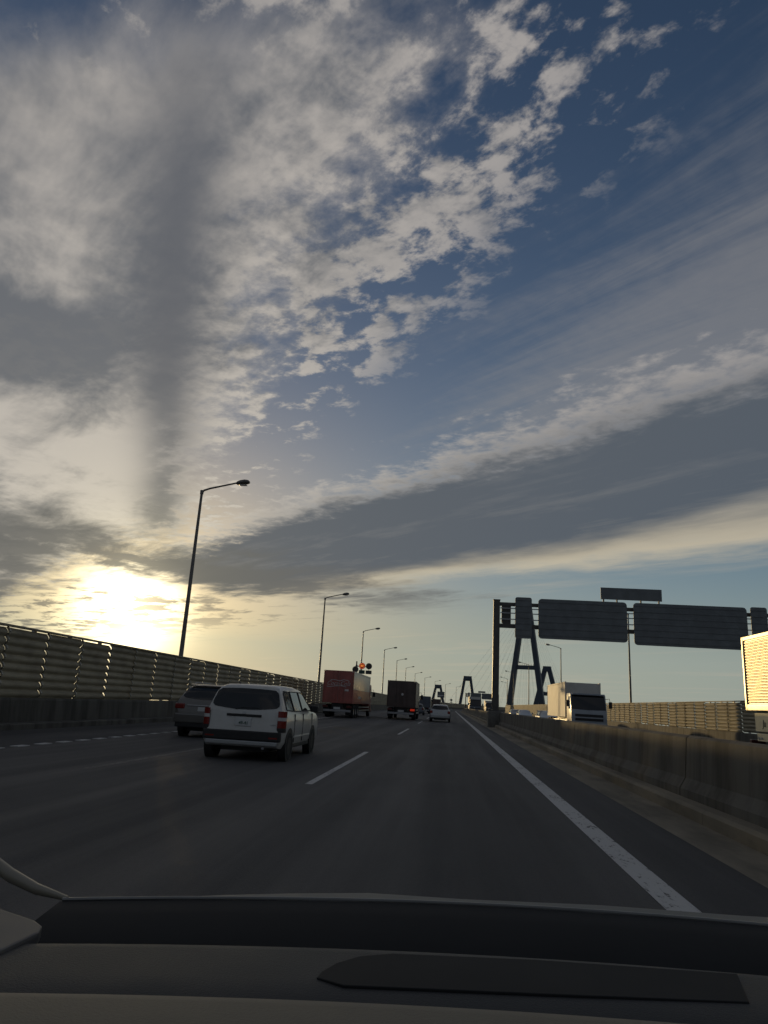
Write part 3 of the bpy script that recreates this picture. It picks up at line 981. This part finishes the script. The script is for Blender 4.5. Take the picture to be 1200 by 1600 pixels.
for sx in (-1, 1):
    MB().box(*sorted((sx * 0.56, sx * 0.845)), -0.02, 0.14, 0.78, 0.93).build('tail_light', TAIL_RED, suv_t, bevel=0.03)
    MB().tube([(sx * 0.60, 0.75, 1.475), (sx * 0.60, 0.85, 1.535), (sx * 0.60, 2.2, 1.545), (sx * 0.60, 2.3, 1.49)], 0.018, 6).build('roof_rail', GALV, suv_t, smooth=40)
p = MB().box(-0.165, 0.165, -0.012, 0.03, 0.70, 0.85).build('number_plate', PLATE, suv_t, bevel=0.006)
MB().box(-0.5, 0.5, -0.015, 0.04, 0.875, 0.90).build('tailgate_garnish', RIM, suv_t, bevel=0.006)
MB().prism([(0.40, 1.468), (0.46, 1.475), (0.56, 1.475), (0.52, 1.495), (0.41, 1.482)], 'x', -0.6, 0.6).build('roof_spoiler', PEWTER, suv_t)

HATCH = [(-0.03, .40, .50, .56, .70, .66), (0.0, .30, .55, .70, .77, .73), (0.03, .27, .78, .88, .80, .74), (0.10, .25, .88, .96, .81, .72), (0.25, .24, .90, 1.16, .82, .64), (0.42, .24, .90, 1.31, .825, .59),
         (0.56, .24, .90, 1.355, .83, .575), (0.9, .24, .90, 1.375, .83, .575), (1.4, .24, .90, 1.38, .83, .575), (1.9, .24, .90, 1.37, .83, .575), (2.2, .24, .90, 1.33, .83, .58), (2.4, .24, .90, 1.27, .83, .585),
         (2.95, .24, .90, 1.00, .83, .68), (3.1, .24, .89, .95, .825, .71), (3.5, .24, .83, .89, .81, .67), (3.8, .26, .72, .78, .76, .6), (3.9, .34, .55, .60, .62, .45)]
WIN3 = dict(side=[[(0.55, 0.95), (1.28, 0.94), (1.28, 1.27), (0.74, 1.26)], [(1.36, 0.94), (2.72, 0.95), (2.25, 1.24), (2.10, 1.275), (1.36, 1.275)]],
            handles=[(1.42, 0.80)], seams=[1.32], belt=0.90, mirror=(2.6, 0.91), screen=(2.34, 1.28, 2.94, 0.98, .55, .66), rear=(0.10, 0.965, 0.385, 1.285, .69, .585))


def hatch(label, loc, rz, paint, name='hatchback_car', group=None):
    t = thing(name, label, 'car', loc, rz, group)
    car(t, 1.66, HATCH, paint, WIN3, ((0.62, 0.29), (3.08, 0.29)))
    MB().box(-0.78, 0.78, -0.085, 0.14, 0.33, 0.56).build('bumper', paint, t, bevel=0.04)
    MB().box(-0.72, 0.72, -0.06, 0.1, 0.23, 0.328).build('bumper_skirt', BLACK, t, bevel=0.02)
    MB().box(-0.165, 0.165, -0.012, 0.03, 0.60, 0.74).build('number_plate', PLATE, t, bevel=0.006)
    MB().box(-0.60, 0.60, 3.80, 3.93, 0.36, 0.50).build('grille', BLACK, t, bevel=0.02)
    for sx in (-1, 1):
        MB().box(*sorted((sx * 0.60, sx * 0.812)), -0.018, 0.12, 0.66, 0.88).build('tail_light', TAIL_RED, t, bevel=0.03)
        MB().box(*sorted((sx * 0.46, sx * 0.72)), 3.60, 3.84, 0.62, 0.745).build('headlight', LAMP_CLEAR, t, bevel=0.03)
    return t


hatch('silver hatchback straight ahead in the same lane as the dashboard', (-0.74, 60.0, 0), 0, SILVER)
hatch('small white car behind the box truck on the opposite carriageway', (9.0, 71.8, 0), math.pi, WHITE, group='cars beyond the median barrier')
hatch('silver car beyond the median barrier, second behind the oncoming box truck', (9.2, 94.0, 0), math.pi, SILVER, group='cars beyond the median barrier')
hatch('pewter car beyond the median barrier next to the gantry post', (9.4, 108.5, 0), math.pi, PEWTER, group='cars beyond the median barrier')
hatch('dark car far ahead in the middle lane beside the silver hatchback', (-4.0, 92.0, 0), 0, BLUEGREY)


def truck(label, loc, rz, W, H, boxL, z0, rear_mat, side_mat, cab_mat, cabL=1.9, cabH=2.75, group=None, axles=(1.1, 2.3), side_low=None, lit=None, name='box_truck', corrugated=False, front_mat=None):
    """A forward-control box truck, tail at y = 0, nose towards +y."""
    t = thing(name, label, 'truck', loc, rz, group)
    hw = W / 2
    L = boxL + 0.25 + cabL
    MB().box(-hw + 0.04, hw - 0.04, 0.05, boxL - 0.04, z0 + 0.02, H - 0.05).build('cargo_box', side_mat, t)
    # frame of the box: corner posts, top and bottom rails stand proud of the sheeting
    for sx in (-1, 1):
        for (ya, yb) in ((0.0, 0.10), (boxL - 0.10, boxL)):
            MB().box(*sorted((sx * (hw - 0.09), sx * hw)), ya, yb, z0, H).build('corner_post', front_mat or rear_mat if ya else rear_mat, t, bevel=0.015)
        MB().box(*sorted((sx * (hw - 0.07), sx * (hw - 0.004))), 0.10, boxL - 0.10, H - 0.11, H - 0.003).build('top_rail', side_mat, t, bevel=0.012)
        MB().box(*sorted((sx * (hw - 0.07), sx * (hw - 0.004))), 0.10, boxL - 0.10, z0, z0 + 0.17).build('bottom_rail', side_low or side_mat, t, bevel=0.012)
        if corrugated:
            zlo, zhi = z0 + 0.19, H - 0.13
            n = 22
            prof = []
            for k in range(n):
                a, c = zlo + (zhi - zlo) * k / n, zlo + (zhi - zlo) * (k + 1) / n
                d = c - a
                prof += [(sx * (hw - 0.037), a), (sx * (hw - 0.034), a + d * 0.12), (sx * (hw - 0.028), a + d * 0.30), (sx * (hw - 0.025), a + d * 0.5), (sx * (hw - 0.028), a + d * 0.70), (sx * (hw - 0.034), a + d * 0.88)]
            MB().grid([[(p[0], y, p[1]) for p in prof] for y in (0.10, boxL - 0.10)]).build('corrugated_side', side_mat, t, smooth=60)
        else:
            n = max(3, int(boxL / 1.25))
            for k in range(n):
                ya, yb = 0.10 + (boxL - 0.2) * k / n, 0.10 + (boxL - 0.2) * (k + 1) / n
                zs = (z0 + 0.17, H - 0.11) if not side_low else (z0 + 0.17 + (H - z0) * 0.36, H - 0.11)
                MB().box(*sorted((sx * (hw - 0.05), sx * (hw - 0.022))), ya + 0.008, yb - 0.008, zs[0] + 0.004, zs[1] - 0.004).build('side_panel', side_mat, t)
                if side_low:
                    MB().box(*sorted((sx * (hw - 0.05), sx * (hw - 0.016))), ya + 0.004, yb - 0.004, z0 + 0.174, zs[0] - 0.004).build('lower_side_panel', side_low, t)
        # rear doors
        d = MB().box(*sorted((sx * 0.012, sx * (hw - 0.10))), -0.03, 0.05, z0 + 0.10, H - 0.10).build('rear_door', rear_mat, t, bevel=0.01)
        for q in (0.14, 0.42):
            MB().tube([(sx * q, -0.052, z0 + 0.06), (sx * q, -0.052, H - 0.06)], 0.016, 6).build('lock_bar', front_mat or rear_mat, d, smooth=40)
        for zz in (0.2, 0.5, 0.8):
            z = z0 + (H - z0) * zz
            MB().box(*sorted((sx * (hw - 0.22), sx * (hw - 0.03))), -0.046, -0.030, z - 0.035, z + 0.035).build('hinge', rear_mat, d)
        MB().box(*sorted((sx * (hw - 0.42), sx * (hw - 0.06))), -0.05, 0.10, 0.72, 0.88).build('tail_light', TAIL_DULL if lit != sx else BRAKE_LIT, t, bevel=0.02)
        MB().box(*sorted((sx * (hw - 0.50), sx * (hw - 0.08))), 0.16, 0.18, 0.22, 0.80).build('mudflap', RUBBER, t)
        MB().cyl((sx * (hw - 0.12), H - 0.06), 'y', 0.035, -0.045, 0.0, 10).build('marker_light', LAMP_CLEAR, t)
    MB().box(-hw + 0.1, hw - 0.1, -0.03, 0.0, H - 0.10, H - 0.004).build('rear_header', rear_mat, t, bevel=0.008)
    MB().box(-hw + 0.1, hw - 0.1, -0.045, 0.0, z0, z0 + 0.098).build('rear_sill', rear_mat, t, bevel=0.008)
    MB().box(-hw + 0.12, hw - 0.12, -0.02, 0.10, 0.42, 0.58).build('rear_bumper', GALV, t, bevel=0.015)
    MB().box(-0.24, 0.24, -0.04, -0.022, 0.60, 0.76).build('number_plate', PLATE, t)
    MB().box(-0.42, 0.42, 0.1, L - 0.5, 0.62, z0 - 0.004).build('chassis', BLACK, t)
    for sx in (-1, 1):
        for ya in axles:
            wheel(t, sx * (hw - 0.20), ya, 0.47, 0.30, sx, hub=0.55)
        wheel(t, sx * (hw - 0.20), L - 1.05, 0.47, 0.28, sx, hub=0.55)
        MB().box(*sorted((sx * (hw - 0.06), sx * (hw - 0.10))), axles[-1] + 0.75, L - 1.75, 0.50, 0.60).build('side_guard', GALV, t)
        MB().box(*sorted((sx * (hw - 0.06), sx * (hw - 0.10))), axles[-1] + 0.75, L - 1.75, 0.74, 0.84).build('side_guard', GALV, t)
    # cab
    yc0, yc1 = boxL + 0.25, L
    cw = hw - 0.06
    prof = [(yc0, 0.55), (yc0, cabH - 0.02), (yc0 + 0.15, cabH), (yc1 - 0.62, cabH), (yc1 - 0.42, cabH - 0.08), (yc1 - 0.10, 1.62), (yc1 - 0.02, 1.40), (yc1, 0.62), (yc1 - 0.06, 0.42), (yc0 + 0.3, 0.42)]
    MB().prism(prof, 'x', -cw, cw).build('cab', cab_mat, t, bevel=0.05, smooth=35)
    MB().add([(-cw + 0.09, yc1 - 0.395, cabH - 0.12), (cw - 0.09, yc1 - 0.395, cabH - 0.12), (cw - 0.05, yc1 - 0.075, 1.58), (0, yc1 - 0.055, 1.55), (-cw + 0.05, yc1 - 0.075, 1.58)], [(0, 1, 2, 3, 4)]).build('windscreen', GLASS, t)
    MB().box(-cw + 0.10, cw - 0.10, yc1 - 0.42, yc1 - 0.14, cabH - 0.05, cabH - 0.015).build('sun_visor', cab_mat, t, bevel=0.01)
    MB().box(-cw + 0.25, cw - 0.25, yc1 - 0.02, yc1 + 0.022, 0.86, 1.28).build('grille', BLACK, t, bevel=0.01)
    MB().box(-cw + 0.2, cw - 0.2, yc1 - 0.02, yc1 + 0.035, 1.02, 1.10).build('grille_bar', cab_mat, t, bevel=0.01)
    MB().box(-cw - 0.01, cw + 0.01, yc1 - 0.16, yc1 + 0.09, 0.38, 0.74).build('front_bumper', cab_mat, t, bevel=0.05)
    for sx in (-1, 1):
        MB().box(*sorted((sx * (cw - 0.42), sx * (cw - 0.10))), yc1 + 0.05, yc1 + 0.10, 0.52, 0.68).build('headlight', LAMP_CLEAR, t, bevel=0.02)
        MB().add([(sx * (cw + 0.008), yc1 - 1.15, 1.58), (sx * (cw + 0.008), yc1 - 0.22, 1.58), (sx * (cw + 0.008), yc1 - 0.50, cabH - 0.22), (sx * (cw + 0.008), yc1 - 1.15, cabH - 0.22)], [(0, 1, 2, 3)]).build('side_window', GLASS, t)
        m = MB().tube([(sx * (cw - 0.02), yc1 - 0.28, 2.30), (sx * (cw + 0.16), yc1 - 0.02, 2.34), (sx * (cw + 0.22), yc1 + 0.02, 2.1)], 0.018, 6).build('mirror_arm', BLACK, t, smooth=40)
        MB().box(*sorted((sx * (cw + 0.12), sx * (cw + 0.34))), yc1 - 0.06, yc1 + 0.05, 1.72, 2.14).build('mirror_housing', BLACK, m, bevel=0.03)
    return t


coke = truck('red drinks truck with white script lettering on its rear doors', (-8.28, 54.0, 0), 0, 2.28, 3.40, 11.4, 1.05, RED, ALU_DULL, RED, axles=(1.5, 2.65, 3.8), side_low=RED, name='articulated_truck')
LOGO = mat('logo_white', (0.62, 0.58, 0.55), 0.5, vary=0.15)
lettering('Coca-Cola', 0.44, LOGO, coke, (0.0, -0.072, 2.45), (R(90), 0, 0), shear=0.42, bold=-0.004, xscale=0.92)
for pts in ([(-0.80, 2.30), (-0.86, 2.20), (-0.60, 2.20), (-0.2, 2.27), (0.25, 2.29), (0.5, 2.24), (0.62, 2.22)], [(-0.62, 2.66), (-0.45, 2.72), (-0.2, 2.70), (0.1, 2.64)], [(0.12, 2.66), (0.4, 2.74), (0.7, 2.70), (0.84, 2.58)]):
    MB().grid([[(x, -0.072, z - 0.018) for x, z in pts], [(x, -0.072, z + 0.022) for x, z in pts]]).build('lettering_swash', LOGO, coke)
MB().box(0.50, 0.80, -0.054, -0.046, 1.92, 2.06).build('rear_notice', LOGO, coke)
MB().box(1.128, 1.145, 3.2, 5.0, 1.42, 1.62).build('side_notice', LOGO, coke)

red2 = truck('dark maroon box truck in the middle lane with one red tail light glowing', (-3.93, 60.0, 0), 0, 2.36, 3.08, 6.4, 0.98, DARKRED, DARKRED, BLUEGREY, axles=(1.3, 2.45), lit=1)
MB().cyl((0.08, 2.0), 'y', 0.10, -0.075, -0.05, 12).build('round_sticker', LAMP_CLEAR, red2)

truck('white box truck driving towards us beyond the median barrier', (9.22, 61.4, 0), math.pi, 2.44, 3.42, 9.3, 1.02, BOXWHITE, BOXWHITE, CABGREY, cabL=1.95, cabH=2.62, axles=(1.3, 2.5), front_mat=BOXWHITE)

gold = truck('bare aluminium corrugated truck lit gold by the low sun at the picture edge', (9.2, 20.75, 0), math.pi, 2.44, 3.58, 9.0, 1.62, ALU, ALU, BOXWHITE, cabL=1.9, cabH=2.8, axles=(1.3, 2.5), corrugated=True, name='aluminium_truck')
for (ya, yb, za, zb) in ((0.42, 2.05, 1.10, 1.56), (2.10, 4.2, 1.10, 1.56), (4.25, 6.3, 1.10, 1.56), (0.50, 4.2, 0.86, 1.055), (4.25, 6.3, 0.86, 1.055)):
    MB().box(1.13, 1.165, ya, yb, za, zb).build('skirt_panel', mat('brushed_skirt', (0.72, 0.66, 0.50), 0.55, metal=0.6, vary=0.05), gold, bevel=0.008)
lettering('Ju', 0.26, INK, gold, (1.170, 0.98, 1.30), (R(90), 0, R(90)), shear=0.2, bold=-0.003)
for y in (0.62, 0.80, 1.5):
    MB().cyl((y, 0.93), 'x', 0.035, 1.15, 1.185, 10).build('marker_light', LAMP_CLEAR, gold)
for z in (1.70, 1.95):
    MB().cyl((1.14, z), 'y', 0.03, -0.05, 0.0, 8).build('door_bolt', LAMP_CLEAR, gold)

far = truck('big dark truck coming head on next to the gantry post', (5.15, 157.6, 0), math.pi, 2.4, 3.45, 8.2, 1.02, BLUEGREY, BOXWHITE, BLUEGREY, cabH=2.9, front_mat=BLUEGREY)
truck('grey box truck ahead of the maroon truck in the middle lane', (-4.0, 112.0, 0), 0, 2.2, 2.55, 4.4, 0.9, BLUEGREY, BLUEGREY, BLUEGREY, cabH=2.2, axles=(1.2,))
truck('small brown box truck showing just above the silver hatchback', (-3.7, 205.0, 0), 0, 2.3, 3.0, 6.0, 1.0, DARKRED, ALU_DULL, BLUEGREY, axles=(1.3,))
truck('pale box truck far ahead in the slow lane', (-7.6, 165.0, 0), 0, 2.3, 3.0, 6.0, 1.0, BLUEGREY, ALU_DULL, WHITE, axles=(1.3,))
truck('tall distant truck on the opposite carriageway beside the second gantry', (11.6, 225.0, 0), math.pi, 2.4, 3.5, 8.2, 1.02, BLUEGREY, BOXWHITE, BLUEGREY, cabH=2.9)

# ------------------------------------------------------------------ round electronic speed signs by the third lamp
sp = thing('speed_sign', 'twin round electronic speed signs, one lit orange, over the red drinks truck', 'sign', (-12.6, 97.0, 0.82))
MB().tube([(0, 0, 0), (0, 0, 5.6)], 0.09, 10).build('post', POLE, sp, smooth=40)
MB().tube([(-0.15, 0, 4.98), (1.75, 0, 4.92)], 0.055, 8).build('cross_arm', POLE, sp, smooth=40)
MB().box(-0.10, 0.14, -0.16, 0.16, 4.78, 5.12).build('junction_box', POLE, sp, bevel=0.02)
AMBER = mat('amber_led', (0.4, 0.1, 0.02), 0.5, emit=(1.0, 0.27, 0.05), emit_s=0.75)
LEDRED = mat('red_led', (0.3, 0.03, 0.01), 0.5, emit=(1.0, 0.12, 0.03), emit_s=0.42)
LED_OFF = mat('led_field', (0.055, 0.045, 0.035), 0.5)
for x, z, on in ((0.78, 5.02, True), (1.70, 5.02, False), (-0.10, 4.52, False)):
    d = MB().cyl((x, z), 'y', 0.41, -0.30, -0.10, 28).build('sign_drum', SIGN_BACK, sp, smooth=40)
    MB().cyl((x, z), 'y', 0.30, -0.315, -0.302, 28).build('led_field', LED_OFF, d)
    n = 28
    MB().grid([[(x + r * math.cos(2 * math.pi * k / n), -0.320, z + r * math.sin(2 * math.pi * k / n)) for k in range(n + 1)] for r in (0.27, 0.36)]).build('led_ring', LEDRED if on else LED_OFF, d)
    if on:
        lettering('80', 0.40, AMBER, d, (x, -0.325, z), (R(90), 0, 0), bold=0.012)
for x, c in ((0.78, (0.03, 0.075, 0.065)), (1.70, (0.045, 0.055, 0.055))):
    MB().prism(rounded(x - 0.40, x + 0.40, 3.98, 4.46, 0.04, 3), 'y', -0.26, -0.14).build('small_plate', mat('small_plate_%d' % int(x * 10), c, 0.5), sp)
    MB().tube([(x, -0.12, 4.0), (x, -0.12, 5.0)], 0.03, 6).build('plate_bracket', POLE, sp)

vm = thing('message_board', 'distant roadside message board on a single post above the silver hatchback', 'sign', road(335, -13.8, 0.6), heading(335))
MB().tube([(0, 0, 0), (0, 0, 4.6)], 0.22, 10).build('post', GANTRY, vm, smooth=40)
MB().prism(rounded(-1.6, 1.6, 4.3, 6.9, 0.1, 3), 'y', -0.3, 0.3).build('display_case', SIGN_BACK, vm)
MB().box(-1.4, 1.4, -0.33, -0.305, 5.0, 5.35).build('display_strip', LAMP_CLEAR, vm)
dg = thing('warning_sign', 'small dark diamond sign on a post where the far barrier bends', 'sign', road(352, -11.4, 0.0), heading(352))
MB().tube([(0, 0, 0), (0, 0, 3.6)], 0.06, 8).build('post', POLE, dg)
MB().prism([(0, 3.5), (0.72, 4.2), (0, 4.9), (-0.72, 4.2)], 'y', -0.06, -0.02).build('diamond_plate', SIGN_BACK, dg)
MB().box(-0.6, 0.6, -0.06, -0.02, 3.0, 3.35).build('lower_plate', SIGN_BACK, dg)


# ------------------------------------------------------------------ the car we sit in: dashboard, cowl, wiper, bonnet
me_car = thing('car_front', 'dashboard and bonnet of the car the picture is taken from', 'car', (0.35, 0, 0))


def bow(x, k=0.19):
    """How far back the front edges sweep away from the car's centre line."""
    return -k * x * x


def sheet(rows_fn, x0, x1, nx, ys):
    return MB().grid([[rows_fn(x0 + (x1 - x0) * i / nx, v) for i in range(nx + 1)] for v in ys])


# dashboard top, dipping to the screen at its front edge
sheet(lambda x, v: (x, 0.875 + bow(x) - v[0], 1.03 + v[1]), -0.80, 0.80, 28,
      [(0.0, -0.10), (0.0, -0.006), (0.006, -0.001), (0.02, 0.0), (0.10, 0.001), (0.16, -0.002), (0.20, -0.03)]).build('dashboard', DASH, me_car, smooth=50)
# padded hump nearer to us, the sun's golden sheen put into its colour
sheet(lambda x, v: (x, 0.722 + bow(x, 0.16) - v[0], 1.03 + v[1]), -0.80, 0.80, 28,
      [(0.0, -0.03), (0.0, -0.004), (0.010, 0.004), (0.03, 0.008), (0.09, 0.008), (0.20, -0.004), (0.34, -0.03), (0.36, -0.2)]).build('dash_pad', DASH_SUNLIT, me_car, smooth=50)
# demister vent: a tapering plate set nearly flush, recess shade put into its black
MB().prism([(-0.464, 0.735), (-0.462, 0.752), (-0.452, 0.778), (-0.432, 0.803), (-0.40, 0.820), (-0.25, 0.842), (-0.048, 0.856), (-0.066, 0.778), (-0.25, 0.750), (-0.437, 0.723)], 'z', 1.0290, 1.0325).build('demister_vent', mat('vent_recess_shade', (0.007, 0.0075, 0.0075), 0.7, spec=0.3), me_car, bevel=0.0015)
# scuttle and lower edge of the screen outside
sheet(lambda x, v: (x, 1.10 + bow(x, 0.17) - v[0], 1.0225 - 0.018 * x * x + v[1]), -0.84, 0.84, 28,
      [(0.0, -0.08), (0.0, -0.004), (0.008, 0.0), (0.05, -0.006), (0.12, -0.016), (0.21, -0.05)]).build('cowl', COWL, me_car, smooth=50)
MB().tube([(-0.84 + 1.68 * i / 24, 1.098 + bow(-0.84 + 1.68 * i / 24, 0.17), 1.0235 - 0.018 * (-0.84 + 1.68 * i / 24) ** 2) for i in range(25)], 0.0024, 6).build('screen_seal', mat('seal_rubber', (0.20, 0.20, 0.19), 0.5), me_car, smooth=60)
wp = MB().tube([(-0.60, 1.015, 0.997), (-0.25, 1.035, 0.999), (0.30, 1.035, 0.999)], [0.007, 0.006, 0.005], 8).build('wiper_arm', BLACK, me_car, smooth=50)
MB().box(-0.52, 0.22, 1.006, 1.013, 0.994, 1.001).build('wiper_blade', RUBBER, wp)
BONNET = mat('bonnet_paint', (0.13, 0.135, 0.13), 0.6, spec=0.3, vary=0.06, scale=4)
bn = []
for (y, z) in ((1.10, 0.975), (1.2, 0.982), (1.4, 0.950), (1.6, 0.912), (1.8, 0.868), (1.93, 0.835), (2.02, 0.79), (2.08, 0.70), (2.10, 0.5)):
    bn.append([(x, y + bow(x, 0.10), z + 0.0075 - 0.026 * (x - 0.45) ** 2 + (0.010 if abs(x) > 0.5 else 0.0) - (0.25 if abs(x) > 0.84 else 0)) for x in (-0.88, -0.84, -0.7, -0.52, -0.3, 0, 0.3, 0.52, 0.7, 0.84, 0.88)])
MB().grid(bn).build('bonnet', BONNET, me_car, smooth=50)
# pale edge of the wing by the screen pillar; inside, a paler plate stands in for a reflection on the dashboard
MB().tube([(-1.14, 1.14, 1.052), (-1.04, 1.10, 1.030), (-0.96, 1.055, 1.014), (-0.90, 1.02, 1.009), (-0.835, 0.982, 1.011)], [0.010, 0.010, 0.009, 0.007, 0.003], 10).build('wing_edge', mat('wing_trim', (0.22, 0.20, 0.15), 0.45), me_car, smooth=60)
MB().prism([(-0.841, 0.842), (-0.785, 0.815), (-0.768, 0.800), (-0.760, 0.780), (-0.764, 0.720), (-0.90, 0.58), (-1.10, 0.70), (-0.95, 0.88)], 'z', 1.020, 1.0335).build('dash_reflection', mat('dash_reflection_tone', (0.07, 0.072, 0.075), 0.55), me_car, bevel=0.003)
